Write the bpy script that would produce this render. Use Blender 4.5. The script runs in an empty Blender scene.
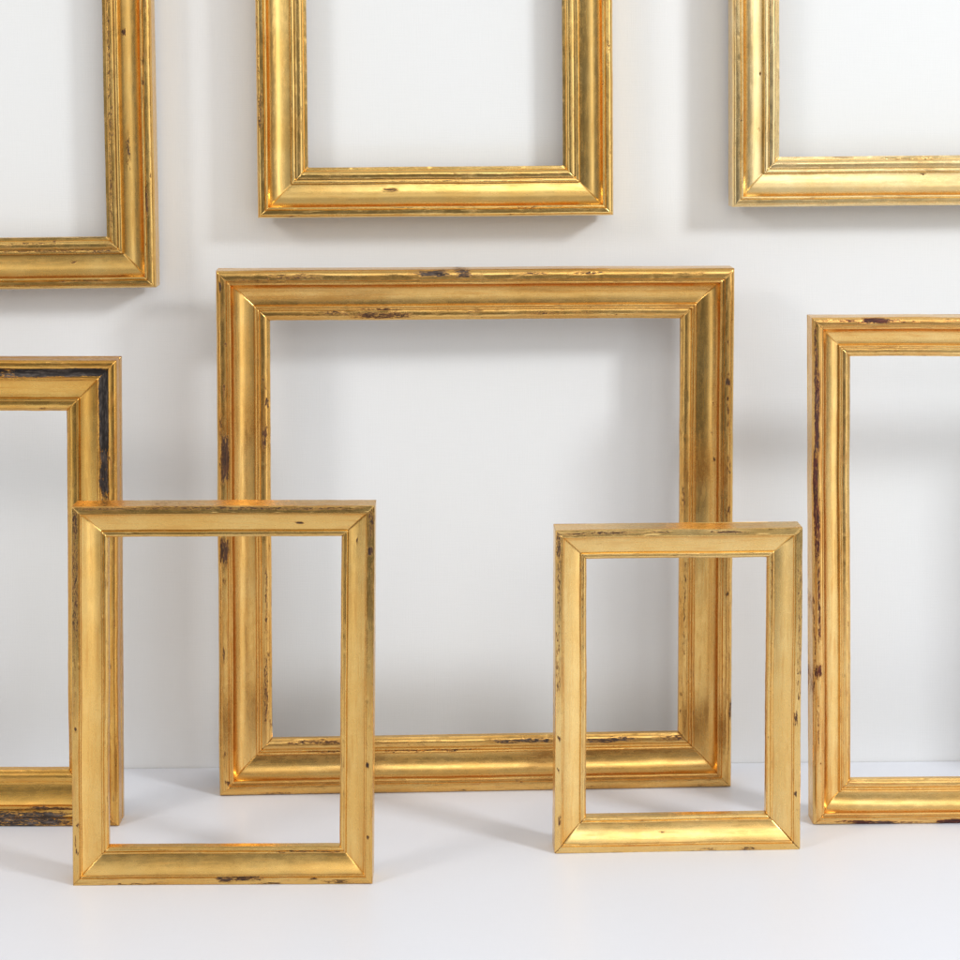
import bpy, math, random
import numpy as np
from math import radians, sin, cos, pi

scene = bpy.context.scene
C = scene.collection
rnd = np.random.RandomState(7)

# ------------------------------------------------------------------ noise
def _hash(ix, iy, seed):
    n = (ix.astype(np.int64)*374761393 + iy.astype(np.int64)*668265263 + seed*1442695041) & 0x7fffffff
    n = ((n ^ (n >> 13))*1274126177) & 0x7fffffff
    return ((n ^ (n >> 16)) & 0xffff)/65535.0
def vnoise(x, y, seed=0):
    xi = np.floor(x); yi = np.floor(y); fx = x-xi; fy = y-yi
    fx = fx*fx*(3-2*fx); fy = fy*fy*(3-2*fy)
    a = _hash(xi, yi, seed); b = _hash(xi+1, yi, seed)
    c = _hash(xi, yi+1, seed); d = _hash(xi+1, yi+1, seed)
    return (a*(1-fx)+b*fx)*(1-fy)+(c*(1-fx)+d*fx)*fy

def sstep(a, b, x):
    t = np.clip((x-a)/(b-a), 0, 1); return t*t*(3-2*t)

# ------------------------------------------------------------------ materials
def gold_material(name, base, dark, orange, rough, seed):
    m = bpy.data.materials.new(name); m.use_nodes = True
    nt = m.node_tree; N = nt.nodes; L = nt.links; N.clear()
    def nd(t, **k):
        n = N.new(t)
        for a, b in k.items(): setattr(n, a, b)
        return n
    def val(n, i, v): n.inputs[i].default_value = v
    def math_(op, a, b=None, clamp=False):
        n = nd('ShaderNodeMath', operation=op); n.use_clamp = clamp
        for i, x in enumerate((a, b)):
            if x is None: continue
            if isinstance(x, (int, float)): n.inputs[i].default_value = x
            else: L.new(x, n.inputs[i])
        return n.outputs[0]
    def mixc(f, a, b, mode='MIX'):
        n = nd('ShaderNodeMix', data_type='RGBA', blend_type=mode)
        if isinstance(f, (int, float)): n.inputs[0].default_value = f
        else: L.new(f, n.inputs[0])
        for i, x in ((6, a), (7, b)):
            if isinstance(x, tuple): n.inputs[i].default_value = (*x, 1)
            else: L.new(x, n.inputs[i])
        return n.outputs[2]
    def noise(scale_vec, scale, detail=4, rough_=.55, dist=0.0):
        mp = nd('ShaderNodeMapping'); mp.inputs['Scale'].default_value = scale_vec
        mp.inputs['Location'].default_value = (seed*3.17, seed*1.31, seed*.7)
        L.new(grain.outputs['Vector'], mp.inputs['Vector'])
        n = nd('ShaderNodeTexNoise'); val(n, 'Scale', scale); val(n, 'Detail', detail); val(n, 'Roughness', rough_)
        val(n, 'Distortion', dist)
        L.new(mp.outputs[0], n.inputs['Vector']); return n.outputs['Fac']
    def ramp(f, a, b, va=0., vb=1.):
        n = nd('ShaderNodeMapRange'); n.interpolation_type = 'SMOOTHSTEP'
        L.new(f, n.inputs[0]); val(n, 1, a); val(n, 2, b); val(n, 3, va); val(n, 4, vb); return n.outputs[0]
    grain = nd('ShaderNodeAttribute', attribute_name='grain')      # metres: along, across, member offset
    A = {k: nd('ShaderNodeAttribute', attribute_name=k).outputs['Fac'] for k in ('chip', 'soot', 'rub', 'edge')}
    broad = noise((1, 1, 1), 16, 4)
    streak = noise((1, 14, 1), 22, 5, .6)
    fine = noise((1, 6, 1), 260, 4, .6)
    mott = noise((1, 2.2, 1), 90, 5, .62)
    speck = noise((1, 1.3, 1), 330, 2, .5)
    scr = noise((.35, 8, 1), 130, 3, .6, .4)
    # gold tone: broad patches and lengthwise streaks of thinner leaf
    col = mixc(ramp(broad, .34, .66), base, tuple(x*y for x, y in zip(base, (.95, .88, .76))))
    col = mixc(ramp(streak, .50, .74, 0, .5), col, orange)
    col = mixc(ramp(mott, .56, .80, 0, .10), col, (base[0]*.74, base[1]*.60, base[2]*.40))
    col = mixc(ramp(mott, .28, .42, .08, 0), col, (1.0, .80, .42))
    # rubbed orange bands
    rb = math_('MULTIPLY', A['rub'], ramp(streak, .35, .65, .05, .8))
    col = mixc(rb, col, orange)
    # rubbed rims: brown where the leaf has gone
    ed = math_('MULTIPLY', A['edge'], ramp(scr, .50, .62))
    ed = math_('MULTIPLY', ed, ramp(noise((1, 3, 1), 38, 4, .6), .48, .60), True)
    col = mixc(math_('MULTIPLY', ed, .62), col, mixc(ramp(streak, .4, .6), dark, (.30, .10, .03)))
    # pin holes and specks
    sp = math_('MULTIPLY', ramp(speck, .76, .79), ramp(noise((1, 1, 1), 30, 2), .50, .6), True)
    col = mixc(math_('MULTIPLY', sp, .8), col, (.06, .028, .012))
    # chipped patches: ragged by noise
    rag = math_('ADD', math_('MULTIPLY', math_('SUBTRACT', noise((1, 4.5, 1), 150, 7, .78, .5), .5), 4.2), A['chip'])
    rag = math_('MULTIPLY', rag, ramp(A['chip'], .02, .12))
    cm = ramp(rag, .47, .66)
    halo = ramp(rag, .22, .50)
    col = mixc(math_('MULTIPLY', halo, .65), col, orange)
    chipcol = mixc(ramp(noise((1, 5, 1), 90, 4, .6), .35, .65), dark, tuple(x*.35 for x in dark))
    sootcol = mixc(ramp(noise((1, 4, 1), 70, 5, .65), .42, .7), (.018, .014, .014), (.13, .11, .10))
    chipcol = mixc(A['soot'], chipcol, sootcol)
    col = mixc(cm, col, chipcol)
    metal = math_('SUBTRACT', 1.0, math_('MULTIPLY', cm, .85), True)
    metal = math_('SUBTRACT', metal, math_('MULTIPLY', ed, .5), True)
    metal = math_('SUBTRACT', metal, math_('MULTIPLY', sp, .8), True)
    ro = math_('ADD', ramp(mott, .3, .7, rough-.03, rough+.05), math_('MULTIPLY', cm, .40))
    ro = math_('ADD', ro, ramp(streak, .4, .7, -.03, .06))
    # relief
    h = math_('ADD', math_('MULTIPLY', fine, .10), math_('MULTIPLY', streak, .45))
    h = math_('ADD', h, math_('MULTIPLY', mott, .07))
    h = math_('SUBTRACT', h, math_('MULTIPLY', cm, 1.4))
    h = math_('SUBTRACT', h, math_('MULTIPLY', ed, .7))
    h = math_('SUBTRACT', h, math_('MULTIPLY', sp, 1.0))
    bp = nd('ShaderNodeBump'); val(bp, 'Strength', .26); val(bp, 'Distance', .0003); L.new(h, bp.inputs['Height'])
    b = nd('ShaderNodeBsdfPrincipled'); L.new(col, b.inputs['Base Color']); L.new(metal, b.inputs['Metallic'])
    L.new(ro, b.inputs['Roughness']); L.new(bp.outputs[0], b.inputs['Normal'])
    o = nd('ShaderNodeOutputMaterial'); L.new(b.outputs[0], o.inputs[0])
    return m

def simple(name, col, rough, bump=None, col2=None, scale=200, spec=.5):
    m = bpy.data.materials.new(name); m.use_nodes = True
    nt = m.node_tree; b = nt.nodes['Principled BSDF']; L = nt.links
    b.inputs['Base Color'].default_value = (*col, 1); b.inputs['Roughness'].default_value = rough
    b.inputs['Specular IOR Level'].default_value = spec
    return m, nt, b

def wood_mat():
    m, nt, b = simple('bare_wood', (.33, .20, .09), .7)
    g = nt.nodes.new('ShaderNodeAttribute'); g.attribute_name = 'grain'
    mp = nt.nodes.new('ShaderNodeMapping'); mp.inputs['Scale'].default_value = (1, 12, 1)
    n = nt.nodes.new('ShaderNodeTexNoise'); n.inputs['Scale'].default_value = 30; n.inputs['Detail'].default_value = 5
    r = nt.nodes.new('ShaderNodeValToRGB'); r.color_ramp.elements[0].color = (.24, .13, .055, 1); r.color_ramp.elements[1].color = (.45, .29, .14, 1)
    L = nt.links; L.new(g.outputs['Vector'], mp.inputs[0]); L.new(mp.outputs[0], n.inputs['Vector']); L.new(n.outputs['Fac'], r.inputs[0]); L.new(r.outputs[0], b.inputs['Base Color'])
    return m
WOOD = wood_mat()

def weave_mat(name, col, col2, rough, bumpd, spec, weave=900, mottle=.5):
    m, nt, b = simple(name, col, rough, spec=spec); N = nt.nodes; L = nt.links
    tc = N.new('ShaderNodeTexCoord')
    def noi(sv, sc, det=3):
        mp = N.new('ShaderNodeMapping'); mp.inputs['Scale'].default_value = sv
        n = N.new('ShaderNodeTexNoise'); n.inputs['Scale'].default_value = sc; n.inputs['Detail'].default_value = det
        L.new(tc.outputs['Object'], mp.inputs[0]); L.new(mp.outputs[0], n.inputs['Vector']); return n.outputs['Fac']
    a = noi((1, .05, .04), weave); c = noi((.04, .05, 1), weave) if name == 'wall_linen' else noi((.04, 1, 1), weave)
    ad = N.new('ShaderNodeMath'); ad.operation = 'ADD'; L.new(a, ad.inputs[0]); L.new(c, ad.inputs[1])
    bp = N.new('ShaderNodeBump'); bp.inputs['Strength'].default_value = .35; bp.inputs['Distance'].default_value = bumpd
    L.new(ad.outputs[0], bp.inputs['Height']); L.new(bp.outputs[0], b.inputs['Normal'])
    big = noi((1, 1, 1), 2.2, 3)
    mr = N.new('ShaderNodeMapRange'); mr.inputs[1].default_value = .35; mr.inputs[2].default_value = .65
    L.new(big, mr.inputs[0])
    mx = N.new('ShaderNodeMix'); mx.data_type = 'RGBA'; L.new(mr.outputs[0], mx.inputs[0])
    mx.inputs[6].default_value = (*col, 1); mx.inputs[7].default_value = (*col2, 1)
    mr2 = N.new('ShaderNodeMapRange'); mr2.inputs[1].default_value = .6; mr2.inputs[2].default_value = 1.4
    mr2.inputs[3].default_value = .985; mr2.inputs[4].default_value = 1.012
    L.new(ad.outputs[0], mr2.inputs[0])
    vm = N.new('ShaderNodeVectorMath'); vm.operation = 'SCALE'; L.new(mx.outputs[2], vm.inputs[0]); L.new(mr2.outputs[0], vm.inputs['Scale'])
    L.new(vm.outputs[0], b.inputs['Base Color'])
    return m
WALL = weave_mat('wall_linen', (.78, .80, .815), (.78, .80, .83), .85, .0003, .25)
TABLE = weave_mat('tabletop_white', (.69, .72, .795), (.70, .725, .795), .40, .00003, .34)

# ------------------------------------------------------------------ moulding profiles
# list of points (u, h): u = 0 outer edge .. 1 sight edge (share of the width), h = height above the back (share of the thickness)
def P(*segs):
    """segs: ('m',u,h) start, ('l',u,h) line, ('c',u,h,bulge) curve with sideways bulge (negative = hollow)"""
    pts = []; cur = None
    for s in segs:
        if s[0] == 'm': cur = (s[1], s[2]); pts.append(cur); continue
        u, h = s[1], s[2]
        d = math.hypot(u-cur[0], h-cur[1]); n = max(1, int(d/.014))
        if s[0] == 'c': n = max(n, 7)
        for k in range(1, n+1):
            t = k/n; x = cur[0]+(u-cur[0])*t; y = cur[1]+(h-cur[1])*t
            if s[0] == 'c':
                b = s[3]*4*t*(1-t); nx, ny = -(h-cur[1])/d, (u-cur[0])/d
                x += nx*b; y += ny*b
            pts.append((x, y))
        cur = (u, h)
    return pts

PROFILES = {
 # wide cove between a rounded rim and a stepped sight edge
 'cove': P(('m', 0, 0), ('l', 0, .84), ('l', .012, .90), ('c', .19, .985, .05), ('l', .205, .935), ('l', .235, .925), ('c', .275, .925, .018),
           ('l', .285, .90), ('c', .70, .44, -.115), ('l', .705, .52), ('c', .755, .525, .03), ('l', .76, .50), ('c', .80, .495, .02),
           ('l', .815, .45), ('c', .965, .40, .035), ('l', 1, .36), ('l', 1, .18)),
 # flat back-sloping panel between a raised outer bead, a hollow and a lip
 'reverse': P(('m', 0, 0), ('l', 0, .30), ('l', .02, .34), ('l', .0, .42), ('l', 0, .90), ('c', .15, .98, .07), ('l', .16, .88), ('c', .33, .86, -.07), ('l', .335, .93),
           ('c', .385, .92, .025), ('l', .39, .82), ('c', .75, .58, -.035), ('l', .755, .66), ('c', .80, .64, .02), ('c', .97, .52, .05), ('l', 1, .48), ('l', 1, .2)),
 # slim slope with narrow rim and fillets
 'slim': P(('m', 0, 0), ('l', 0, .95), ('l', .015, .985), ('l', .20, .975), ('l', .21, .93), ('c', .26, .915, .015), ('l', .268, .885),
           ('c', .80, .55, -.035), ('l', .81, .58), ('c', .87, .62, .02), ('l', .88, .57), ('c', .97, .54, .02), ('l', 1, .50), ('l', 1, .22)),
 # broad cove with two beads
 'bead': P(('m', 0, 0), ('l', 0, .80), ('l', .015, .86), ('c', .15, .97, .045), ('l', .165, .925), ('c', .215, .93, .022), ('l', .222, .905),
           ('c', .66, .46, -.105), ('l', .67, .58), ('c', .745, .61, .034), ('l', .75, .53), ('l', .775, .53), ('l', .78, .56), ('c', .93, .50, .05), ('l', .94, .43), ('l', 1, .42), ('l', 1, .18)),
}
BACK = [(1, .18), (.86, .18), (.86, 0), (0, 0)]    # rabbet and flat back

def member(parent, name, prof, side, W, H, w, T, skew, chips, mat, seed, wob=1.0, rub=()):
    """One mitred length of moulding. side: top / bottom / left / right. chips: (a0,a1,u0,u1,strength,soot) in shares of length and width."""
    front = PROFILES[prof]
    yb = front[-1][1]
    back = [(.86, yb), (.86, 0)]
    pts = np.array(front+back); nf = len(front); npnt = len(pts)
    length = W if side in ('top', 'bottom') else H
    ns = int(length/.0022)
    t = np.linspace(0, 1, ns+1)
    e = np.array([.0003, .0008])/length
    t = np.unique(np.concatenate([t, e, 1-e])); ns = len(t)
    U = np.repeat(pts[:, 0][None, :]*w, ns, 0); Hh = np.repeat(pts[:, 1][None, :]*T, ns, 0)
    gap = .00018
    along = U+gap + t[:, None]*(length-2*U-2*gap)
    un = U/w
    fr = np.zeros(npnt); fr[1:nf-1] = 1
    # convexity -> rim wear weight
    edge = np.zeros(npnt)
    for j in range(1, nf-1):
        a = pts[j]-pts[j-1]; b = pts[j+1]-pts[j]
        cr = (a[0]*b[1]-a[1]*b[0])/(np.hypot(*a)*np.hypot(*b)+1e-9)
        edge[j] = max(0, min(1, -cr*2.2))
    ed2 = edge.copy()
    for k in range(1, 3):
        ed2[k:] = np.maximum(ed2[k:], edge[:-k]*(1-.35*k)); ed2[:-k] = np.maximum(ed2[:-k], edge[k:]*(1-.35*k))
    ed2 += np.where((pts[:, 0] < .21) & (pts[:, 0] > .02), .45, 0) + np.where(pts[:, 0] > .8, .4, 0)
    ed2 = np.clip(ed2, 0, 1)*fr
    EDGE = np.repeat(ed2[None, :], ns, 0)
    chip = np.zeros_like(U); soot = np.zeros_like(U)
    an = along/length
    wv = (vnoise(along*60, un*3, seed+5)-.5) + .8*(vnoise(along*30, un*40, seed+9)-.5)
    for c in chips:
        a0, a1, u0, u1, st, so = c
        la = max(.0012/length, min(.35*(a1-a0), .014/length)); lu = max(.018, .3*(u1-u0))
        am = an + wv*.004/length
        um = un + wv*.03
        f = sstep(a0-la, a0+la, am)*(1-sstep(a1-la, a1+la, am))*sstep(u0-lu, u0+lu*.5, um)*(1-sstep(u1-lu*.5, u1+lu, um))*st
        soot = np.where(f > chip, so, soot); chip = np.maximum(chip, f)
    rubv = np.zeros_like(U)
    for (u0, u1, st) in rub:
        rubv = np.maximum(rubv, st*sstep(u0-.02, u0+.01, un)*(1-sstep(u1-.01, u1+.02, un)))
    # hand-made irregularity
    big = (vnoise(along*9, un*1.5, seed)-.5)*.0009*wob
    mid = (vnoise(along*45, un*5, seed+1)-.5)*.00018*wob
    nickn = vnoise(along*110, un*9+3, seed+2); nick = np.clip((nickn-.80)/.2, 0, 1)*.0004*EDGE*wob
    Hh = Hh + (big+mid-nick-np.clip(chip, 0, 1)*.0005*vnoise(along*140, un*20, seed+3))*fr[None, :]
    uo = (vnoise(along*11, un*0+4, seed+4)-.5)*.0009*wob + (vnoise(along*70, un*2, seed+6)-.5)*.0003*wob
    U2 = U + uo*(fr[None, :])
    dend = np.minimum(along-U, length-U-along)
    Hh = Hh - .0005*np.exp(-dend/.0004)*fr[None, :]
    # place in the frame
    if side == 'top': X = -W/2+along; Z = H-U2
    elif side == 'bottom': X = -W/2+along; Z = U2
    elif side == 'left': X = -W/2+U2; Z = H-along
    else: X = W/2-U2; Z = H-along
    X = X + skew*(Z-0)
    Y = -Hh
    V = np.stack([X, Y, Z], -1).reshape(-1, 3)
    i = np.arange(ns-1)[:, None]; j = np.arange(npnt)[None, :]; jn = (j+1) % npnt
    q = np.stack([i*npnt+j, i*npnt+jn, (i+1)*npnt+jn, (i+1)*npnt+j], -1).reshape(-1, 4)
    flip = side in ('top', 'right')
    if flip: q = q[:, ::-1]
    faces = q.tolist()
    cap0 = list(range(npnt)); cap1 = list(range((ns-1)*npnt, ns*npnt))
    faces.append(cap0 if flip else cap0[::-1]); faces.append(cap1[::-1] if flip else cap1)
    me = bpy.data.meshes.new(name); me.from_pydata(V.tolist(), [], faces); me.update()
    mi = np.zeros(len(faces), dtype=np.int32)
    jj = np.tile(np.arange(npnt), ns-1); mi[:len(jj)] = (jj >= nf-1).astype(np.int32); mi[-2:] = 1
    me.materials.append(mat); me.materials.append(WOOD)
    me.polygons.foreach_set('material_index', mi)
    me.polygons.foreach_set('use_smooth', np.ones(len(faces), dtype=bool))
    me.set_sharp_from_angle(angle=radians(38))
    # lengths along the profile so that the grain does not stretch on steep faces
    dl = np.concatenate([[0], np.cumsum(np.hypot(np.diff(pts[:, 0])*w, np.diff(pts[:, 1])*T))])
    G = np.stack([along, np.repeat(dl[None, :], ns, 0), np.full_like(U, seed*.37)], -1).reshape(-1)
    a = me.attributes.new('grain', 'FLOAT_VECTOR', 'POINT'); a.data.foreach_set('vector', G.astype(np.float32))
    for nm, arr in (('chip', chip), ('soot', soot), ('rub', rubv), ('edge', EDGE)):
        a = me.attributes.new(nm, 'FLOAT', 'POINT'); a.data.foreach_set('value', arr.reshape(-1).astype(np.float32))
    o = bpy.data.objects.new(name, me); C.objects.link(o); o.parent = parent
    return o

def frame(name, label, x, y, z, psi, W, H, w, T, prof, mat, chips, roll=0, skew=0, seed=1, group=None, wob=1.0, rub=(), lean=0, wear=None):
    r = bpy.data.objects.new(name, None); C.objects.link(r)
    r.location = (x, y, z); r.rotation_euler = (lean, -roll, psi)
    r.empty_display_size = .05
    r['label'] = label; r['category'] = 'picture frame'
    if group: r['group'] = group
    for k, (side, nm) in enumerate((('top', 'rail'), ('bottom', 'rail'), ('left', 'stile'), ('right', 'stile'))):
        o = member(r, nm, prof, side, W, H, w, T, skew, chips.get(side, []), mat, seed*17+k*5, wob, rub)
        if wear and side in wear: o['label'] = wear[side]
    return r

# chips given from the photograph as pixel spans along the member
def ch(lo, hi, spans):
    n = hi-lo
    return [((a-lo)/n, (b-lo)/n, u0, u1, s, so) for (a, b, u0, u1, s, so) in spans]

def scatter(n, seed, zones=((.02, .2), (.8, .98)), smin=.002, smax=.02, st=(.35, .6), so=0):
    r = random.Random(seed); out = []
    for _ in range(n):
        z = r.choice(zones); u = r.uniform(*z); a = r.random(); l = r.uniform(smin, smax)
        out.append((a, a+l, u, u+r.uniform(.01, .05), r.uniform(*st), so))
    return out

G_D = gold_material('gilding_warm', (.83, .53, .18), (.12, .045, .013), (.68, .33, .075), .26, 1)
G_E = gold_material('gilding_deep', (.81, .485, .13), (.10, .04, .012), (.66, .30, .06), .27, 2)
G_F = gold_material('gilding_olive', (.81, .53, .18), (.10, .04, .012), (.64, .32, .08), .26, 3)
G_G = gold_material('gilding_light', (.88, .61, .24), (.12, .05, .016), (.70, .37, .11), .27, 4)
G_H = gold_material('gilding_pale', (.89, .60, .23), (.12, .020, .008), (.66, .28, .06), .26, 5)
G_A = gold_material('gilding_mellow', (.85, .56, .19), (.13, .055, .018), (.66, .34, .08), .27, 6)
G_B = gold_material('gilding_bright', (.97, .66, .24), (.13, .055, .018), (.74, .40, .10), .22, 7)
G_C = gold_material('gilding_pale_bright', (1.0, .78, .41), (.20, .10, .04), (.80, .50, .18), .25, 8)

PW = math.atan(.02368)
def wall_y(x): return -.0282+.0237*x-.0005
# --- standing frames
frame('picture_frame', 'largest squarish gold frame standing in the middle just before the wall', -.005, -.0802, 0, .0456, .594, .608, .0595, .033, 'cove', G_D, {
  'top': ch(216, 735, [(232, 290, .16, .24, .35, 0), (270, 314, .08, .15, .62, 0), (413, 448, .03, .12, .95, .7), (454, 470, .03, .14, .95, .6), (520, 545, .05, .11, .7, .2), (570, 603, .05, .10, .8, .2),
      (315, 350, .84, .9, .6, 0), (352, 408, .86, .96, .8, 0), (360, 400, .78, .80, .7, 0), (462, 480, .82, .86, .6, 0), (522, 560, .86, .90, .6, 0), (575, 590, .86, .9, .55, 0)]) + scatter(14, 1),
  'left': ch(271, 796, [(280, 290, .05, .09, .9, .4), (383, 397, .12, .17, .8, 0), (410, 435, .05, .09, .6, 0), (432, 480, .08, .20, 1.0, .1), (400, 408, .9, .97, .8, 0), (425, 452, .84, .92, .75, 0),
      (535, 562, .06, .2, .95, .1), (575, 582, .1, .14, .6, 0), (560, 640, .88, .93, .5, 0), (645, 660, .08, .12, .7, .3), (660, 725, .86, .93, .6, 0), (750, 757, .1, .14, .8, 0), (779, 783, .12, .2, .9, 0)]) + scatter(16, 2),
  'right': ch(267, 788, [(370, 374, .10, .15, .8, 0), (376, 383, .08, .17, 1, .2), (393, 398, .10, .14, .9, 0), (402, 412, .09, .14, .7, .1), (413, 430, .09, .13, .5, 0), (455, 475, .05, .13, .45, 0), (505, 512, .08, .14, .7, 0),
      (400, 402, .36, .38, .8, 0), (430, 433, .38, .40, .8, 0), (457, 460, .34, .37, .9, .3), (484, 512, .9, .95, .5, 0), (700, 716, .0, .05, .8, .3), (590, 594, .09, .14, .9, .2), (560, 660, .88, .92, .45, 0)]) + scatter(14, 3),
  'bottom': ch(219, 731, [(286, 345, .90, .95, .75, 0), (350, 372, .86, .9, .55, 0), (300, 375, .74, .77, .55, 0), (380, 480, .75, .78, .6, 0), (492, 552, .86, .93, .8, .75), (586, 636, .86, .93, .8, .6), (660, 692, .86, .95, .6, .1), (260, 290, .03, .07, .5, 0)]) + scatter(14, 4),
 }, seed=3, rub=((.20, .29, .75), (.70, .80, .45), (.03, .19, .3), (.84, .98, .25)), wob=1.05)

frame('picture_frame', 'deep gold frame with blackened hollow at its top right, cut off by the left edge', -.6096, -.1793, 0, 0, .42, .519, .058, .032, 'reverse', G_E, {
  'top': ch(-265, 113, [(-265, 60, .17, .32, .75, 1), (10, 104, .175, .31, 1.5, 1), (60, 106, .16, .27, 1.0, .9)]) + scatter(8, 5),
  'right': ch(361, 828, [(366, 452, .175, .32, 1.5, 1), (440, 500, .19, .32, 1.05, .95), (498, 507, .2, .3, .5, .2), (795, 805, .5, .62, .9, .5), (520, 700, .2, .25, .35, 0)]) + scatter(8, 6),
  'bottom': ch(-265, 113, [(-100, 62, .03, .24, .85, .85), (-100, 40, -.05, .05, .9, .9), (20, 85, .30, .37, .75, .1), (50, 113, .02, .12, .55, .3)]) + scatter(8, 7),
 }, skew=.0055, seed=5, rub=((.0, .16, .55), (.33, .39, .6)), wear={'top': 'top rail with a blackened hollow', 'bottom': 'bottom rail with a blackened outer edge'})

frame('picture_frame', 'small gold frame standing front left, overlapping the corner of the blackened frame', -.2642, -.3303, 0, .0088, .3075, .3925, .0345, .028, 'slim', G_F, {
  'top': ch(70, 373, [(75, 180, .02, .10, .55, 0), (170, 350, .03, .11, .6, 0), (330, 360, .04, .08, .55, 0), (292, 300, .53, .59, 1, .1)]) + scatter(5, 8),
  'left': ch(507, 886, [(512, 540, .04, .16, .8, 0), (540, 640, .03, .17, .58, 0), (640, 700, .06, .1, .4, 0), (578, 583, .1, .16, .8, 0), (727, 731, .08, .14, .9, 0), (824, 828, .1, .2, .95, .2), (835, 850, .08, .12, .6, 0), (852, 855, .1, .18, .95, .2)]) + scatter(6, 9),
  'right': ch(507, 885, [(512, 540, .05, .18, .6, 0), (522, 526, .04, .18, .95, .2), (548, 556, .06, .2, 1, .1), (560, 590, .04, .10, .4, 0), (762, 768, .12, .2, 1, .1), (540, 546, .5, .55, .5, 0), (835, 838, .1, .2, .8, 0)]) + scatter(6, 10),
  'bottom': ch(70, 371, [(216, 232, .10, .22, 1.0, .15), (228, 262, .14, .24, .75, 0), (255, 281, .02, .07, .7, 0), (308, 316, .15, .2, .8, 0), (322, 352, .03, .12, .6, 0), (110, 160, .02, .06, .55, 0), (270, 345, .84, .88, .6, 0)]) + scatter(6, 11),
 }, skew=.009, seed=8, rub=((.0, .08, .3), (.215, .27, .5)))

frame('picture_frame', 'smallest pale gold frame, standing front right before the large squarish frame', .2104, -.2486, 0, .0421, .2636, .3492, .0345, .028, 'slim', G_G, {
  'top': ch(555, 802, [(560, 595, .08, .17, .65, .2), (590, 628, .06, .15, .75, .2), (640, 650, .1, .14, .55, 0), (647, 668, .07, .12, .85, .2), (710, 745, .07, .14, .8, .1), (596, 602, .48, .52, .4, 0)]) + scatter(3, 12),
  'left': ch(531, 853, [(533, 560, .04, .17, .7, .1), (556, 620, .05, .16, .58, .1), (615, 700, .04, .14, .45, 0), (735, 739, .06, .14, 1, .1), (768, 771, .07, .13, 1, .2), (816, 825, .12, .2, .8, 0), (560, 620, .86, .9, .45, .1)]) + scatter(4, 13),
  'right': ch(527, 850, [(712, 724, .10, .2, .9, .1), (792, 796, .12, .2, .9, .2), (690, 700, .04, .08, .6, 0), (560, 690, .03, .14, .38, .3), (680, 683, .08, .14, .7, 0), (560, 600, .85, .92, .4, 0)]) + scatter(4, 14),
  'bottom': ch(555, 800, [(700, 715, .03, .09, .6, 0), (660, 664, .5, .53, .7, 0), (742, 756, .04, .1, .7, .1), (576, 590, .88, .93, .4, 0)]) + scatter(4, 15),
 }, seed=11, rub=((.215, .27, .35),))

frame('picture_frame', 'gold frame with dark red chipped left stile, cut off by the right edge', .5787, -.1738, 0, .02, .42, .565, .0450, .030, 'cove', G_H, {
  'top': ch(816, 1195, [(824, 850, .03, .08, .5, 0), (845, 858, .03, .09, .6, 0), (864, 892, .03, .13, 1.1, .1), (888, 906, .04, .11, .6, 0), (912, 922, .06, .12, .6, 0), (935, 1100, .03, .08, .5, 0)]) + scatter(3, 16),
  'left': ch(318, 826, [(322, 350, .05, .10, .6, .3), (345, 378, .05, .12, .75, .3), (375, 455, .06, .16, .95, .35), (450, 520, .04, .13, .9, .1), (500, 560, .06, .17, .85, 0), (560, 640, .12, .18, .7, 0), (664, 678, .06, .2, 1, 0), (590, 700, .02, .05, .5, 0), (700, 760, .1, .14, .4, 0)]) + scatter(6, 17),
  'bottom': ch(817, 1195, [(838, 875, .06, .13, .7, 0), (856, 878, .0, .11, 1.05, 0), (876, 900, .0, .10, .95, .4), (900, 930, .04, .08, .55, 0), (942, 980, .0, .13, 1.1, 0), (1000, 1060, .0, .1, .8, 0)]) + scatter(4, 18),
 }, skew=-.012, seed=13, rub=((.06, .27, .6), (.82, .97, .3)), wear={'left': 'left stile rubbed orange with dark red chips'})

# --- hung frames
GR = 'frames hung on the wall in the top row'
def hung(label, x, z, roll, W, H, w, T, prof, mat, chips, seed, rub=()):
    k = .9945; x *= k; z = .8244+(z-.8244)*k; W *= k      # gap to the wall added to widen the cast shadow; k evens out its size
    frame('picture_frame', label, x, wall_y(x)-.012, z, PW, W, H, w, T, prof, mat, chips, roll=roll, seed=seed, group=GR, rub=rub, wob=.6)
hung('gold frame hung at the top left, its lip scratched and stained', -.5887, .5804, .010, .42, .50, .0585, .034, 'bead', G_A, {
  'right': ch(-130, 288, [(39, 45, .55, .62, 1, .1), (138, 172, .50, .58, .50, .5), (10, 20, .08, .12, .5, 0), (190, 217, .13, .17, .95, .1), (60, 75, .16, .2, .5, 0), (20, 110, .84, .90, .5, 0), (110, 150, .82, .9, .55, 0), (150, 235, .86, .92, .5, 0), (-100, 20, .84, .9, .5, 0)]) + scatter(12, 19),
  'bottom': ch(-195, 155, [(5, 110, .72, .76, .6, 0), (84, 118, .70, .76, .6, .3), (56, 59, .9, .95, .9, .2), (72, 77, .5, .54, .8, 0), (10, 60, .86, .9, .5, 0), (60, 108, .15, .17, .6, 0)]) + scatter(6, 20)}, 17, rub=())
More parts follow.
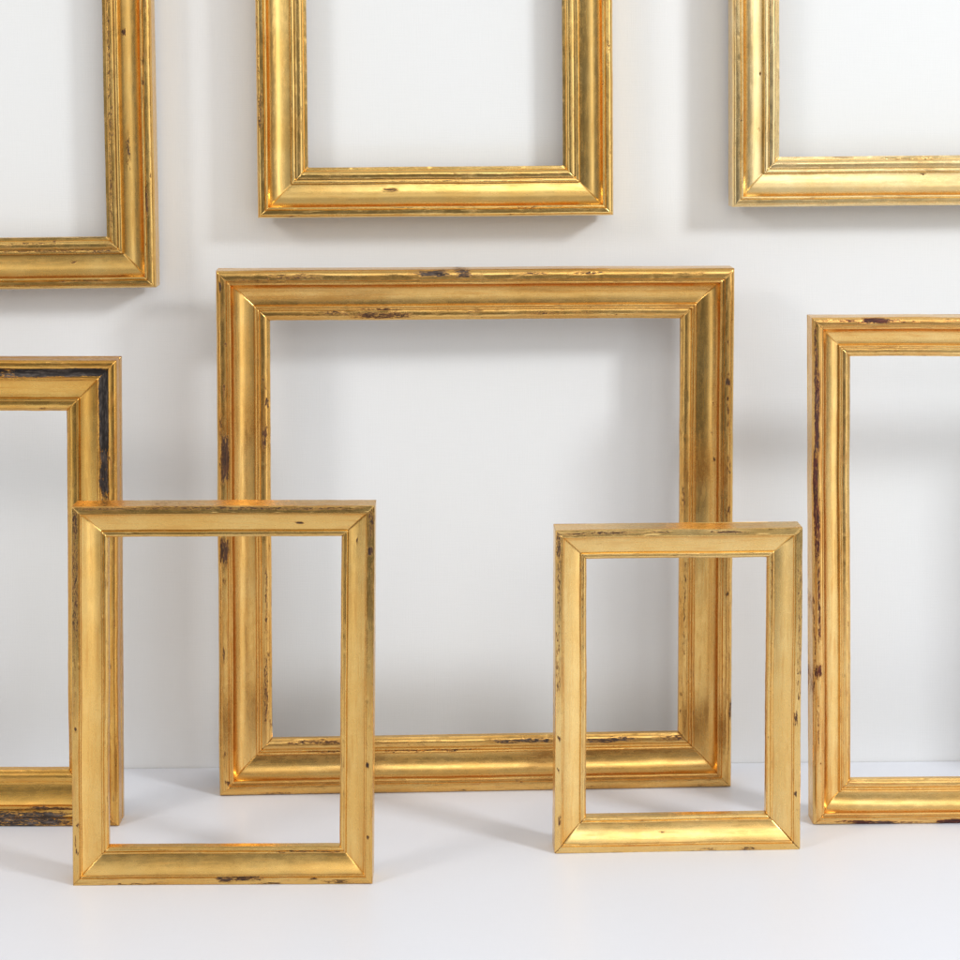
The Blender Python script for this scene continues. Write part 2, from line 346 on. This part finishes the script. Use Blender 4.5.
hung('bright gold frame hung at the top centre, three of its sides in view', -.0521, .6647, .0067, .4155, .50, .0575, .034, 'bead', G_B, {
  'left': ch(-200, 218, [(95, 135, .04, .12, .7, 0), (60, 80, .03, .07, .5, 0), (0, 40, .02, .05, .5, 0)]) + scatter(4, 21),
  'right': ch(-200, 215, [(48, 56, .08, .14, .6, 0), (66, 70, .08, .12, .7, 0), (150, 165, .06, .1, .5, 0)]) + scatter(4, 22),
  'bottom': ch(257, 613, [(381, 393, .50, .55, 1, .1), (520, 535, .16, .19, .5, 0), (285, 300, .03, .06, .5, 0), (430, 480, .72, .74, .45, 0)]) + scatter(5, 23)}, 19, rub=())
hung('palest gold frame hung at the top right, nearly free of wear', .5054, .677, .008, .42, .50, .0575, .034, 'bead', G_C, {
  'left': ch(-210, 207, [(75, 78, .56, .6, .7, 0), (120, 123, .12, .16, .6, 0), (130, 133, .55, .58, .5, 0)]) + scatter(3, 24),
  'bottom': ch(733, 1085, [(921, 925, .60, .64, .9, .1), (820, 822, .76, .79, .5, 0), (885, 940, .93, .96, .4, 0)]) + scatter(4, 25)}, 23)

# ------------------------------------------------------------------ wall and tabletop
def box(name, x0, x1, y0, y1, z0, z1, mat):
    v = [(x, y, z) for x in (x0, x1) for y in (y0, y1) for z in (z0, z1)]
    f = [(0, 1, 3, 2), (4, 6, 7, 5), (0, 4, 5, 1), (2, 3, 7, 6), (0, 2, 6, 4), (1, 5, 7, 3)]
    me = bpy.data.meshes.new(name); me.from_pydata(v, [], f); me.update(); me.materials.append(mat)
    o = bpy.data.objects.new(name, me); C.objects.link(o); o['kind'] = 'structure'; return o
w = box('wall', -3, 3, 0, .08, -.8, 2.6, WALL); w.location = (0, -.0282, 0); w.rotation_euler = (0, 0, PW)
box('tabletop', -2.2, 2.2, -1.05, -.036, -.04, 0, TABLE)
w2 = bpy.data.objects['tabletop']
for v in w2.data.vertices:
    if v.co.y > -.5: v.co.y = -.0282+.0237*v.co.x-.0012

# ------------------------------------------------------------------ light
def area(name, loc, target, size, power, col, sy=None):
    l = bpy.data.lights.new(name, 'AREA'); l.energy = power; l.color = col; l.shape = 'RECTANGLE' if sy else 'SQUARE'; l.size = size
    if sy: l.size_y = sy
    o = bpy.data.objects.new(name, l); C.objects.link(o); o.location = loc
    import mathutils
    d = mathutils.Vector(target)-mathutils.Vector(loc); o.rotation_euler = d.to_track_quat('-Z', 'Y').to_euler()
    o['kind'] = 'structure'
    return o
area('softbox_key', (2.45, -1.8, 2.1), (0, -.1, .35), .46, 50, (.965, .99, 1))
area('softbox_fill', (-2.1, -1.8, 2.0), (0, -.1, .35), .6, 18, (1, .94, .87))
area('added_front_light', (.5, -2.7, 1.65), (.1, -.1, .35), 1.5, 8, (1, .99, .97), .9)  # added front light, lifts the lower wall and brightens the gilding

wd = bpy.data.worlds.new('World'); scene.world = wd; wd.use_nodes = True
nt = wd.node_tree; N = nt.nodes; L = nt.links; bg = N['Background']
tc = N.new('ShaderNodeTexCoord'); sx = N.new('ShaderNodeSeparateXYZ'); L.new(tc.outputs['Generated'], sx.inputs[0])
def wramp(sock, stops):
    mr = N.new('ShaderNodeMapRange'); mr.inputs[1].default_value = -1; mr.inputs[2].default_value = 1; L.new(sock, mr.inputs[0])
    cr = N.new('ShaderNodeValToRGB'); cr.color_ramp.interpolation = 'EASE'; L.new(mr.outputs[0], cr.inputs[0]); e = cr.color_ramp.elements
    for k, (p, c) in enumerate(stops):
        p = p*.5+.5
        x = e[0] if k == 0 else (e[len(e)-1] if k == len(stops)-1 else e.new(p))
        x.position = p; x.color = (c[0], c[1], c[2], 1)
    return cr.outputs[0]
g = lambda v, a=1.02, b=.955: (v*a, v, v*b)
zc_ = wramp(sx.outputs['Z'], [(-1, g(.15)), (0, g(.0)), (.12, g(.10)), (.36, g(.40)), (.56, g(.75)), (.68, g(1.3)), (.82, g(.5)), (1, g(.62))])
xc_ = wramp(sx.outputs['X'], [(-1, g(.35, 1.02, .96)), (-.84, g(.45, 1.02, .96)), (-.70, g(2.2, 1.02, .96)), (-.58, g(1.0, 1.02, .96)), (-.45, g(.36)), (-.2, g(.20)), (.12, g(.21)), (.24, g(.65)), (.38, g(.85)), (.50, g(1.1)), (.62, g(2.7)), (.72, g(2.7)), (.82, g(.8)), (1, g(.4))])
mx = N.new('ShaderNodeMix'); mx.data_type = 'RGBA'; mx.blend_type = 'ADD'; mx.inputs[0].default_value = 1
L.new(zc_, mx.inputs[6]); L.new(xc_, mx.inputs[7])
L.new(mx.outputs[2], bg.inputs['Color']); bg.inputs['Strength'].default_value = .57

# ------------------------------------------------------------------ camera
cam = bpy.data.cameras.new('camera'); co = bpy.data.objects.new('camera', cam); C.objects.link(co)
co.location = (0, -2.2, .8244); co.rotation_euler = (radians(90-3), 0, 0)
cam.sensor_width = 36; cam.lens = 36*1836/960; cam.shift_y = -.31644; cam.clip_end = 50; cam.clip_start = .05
scene.camera = co
scene.view_settings.view_transform = 'Standard'; scene.view_settings.look = 'None'
scene.view_settings.exposure = 0
scene.render.resolution_x = scene.render.resolution_y = 1024
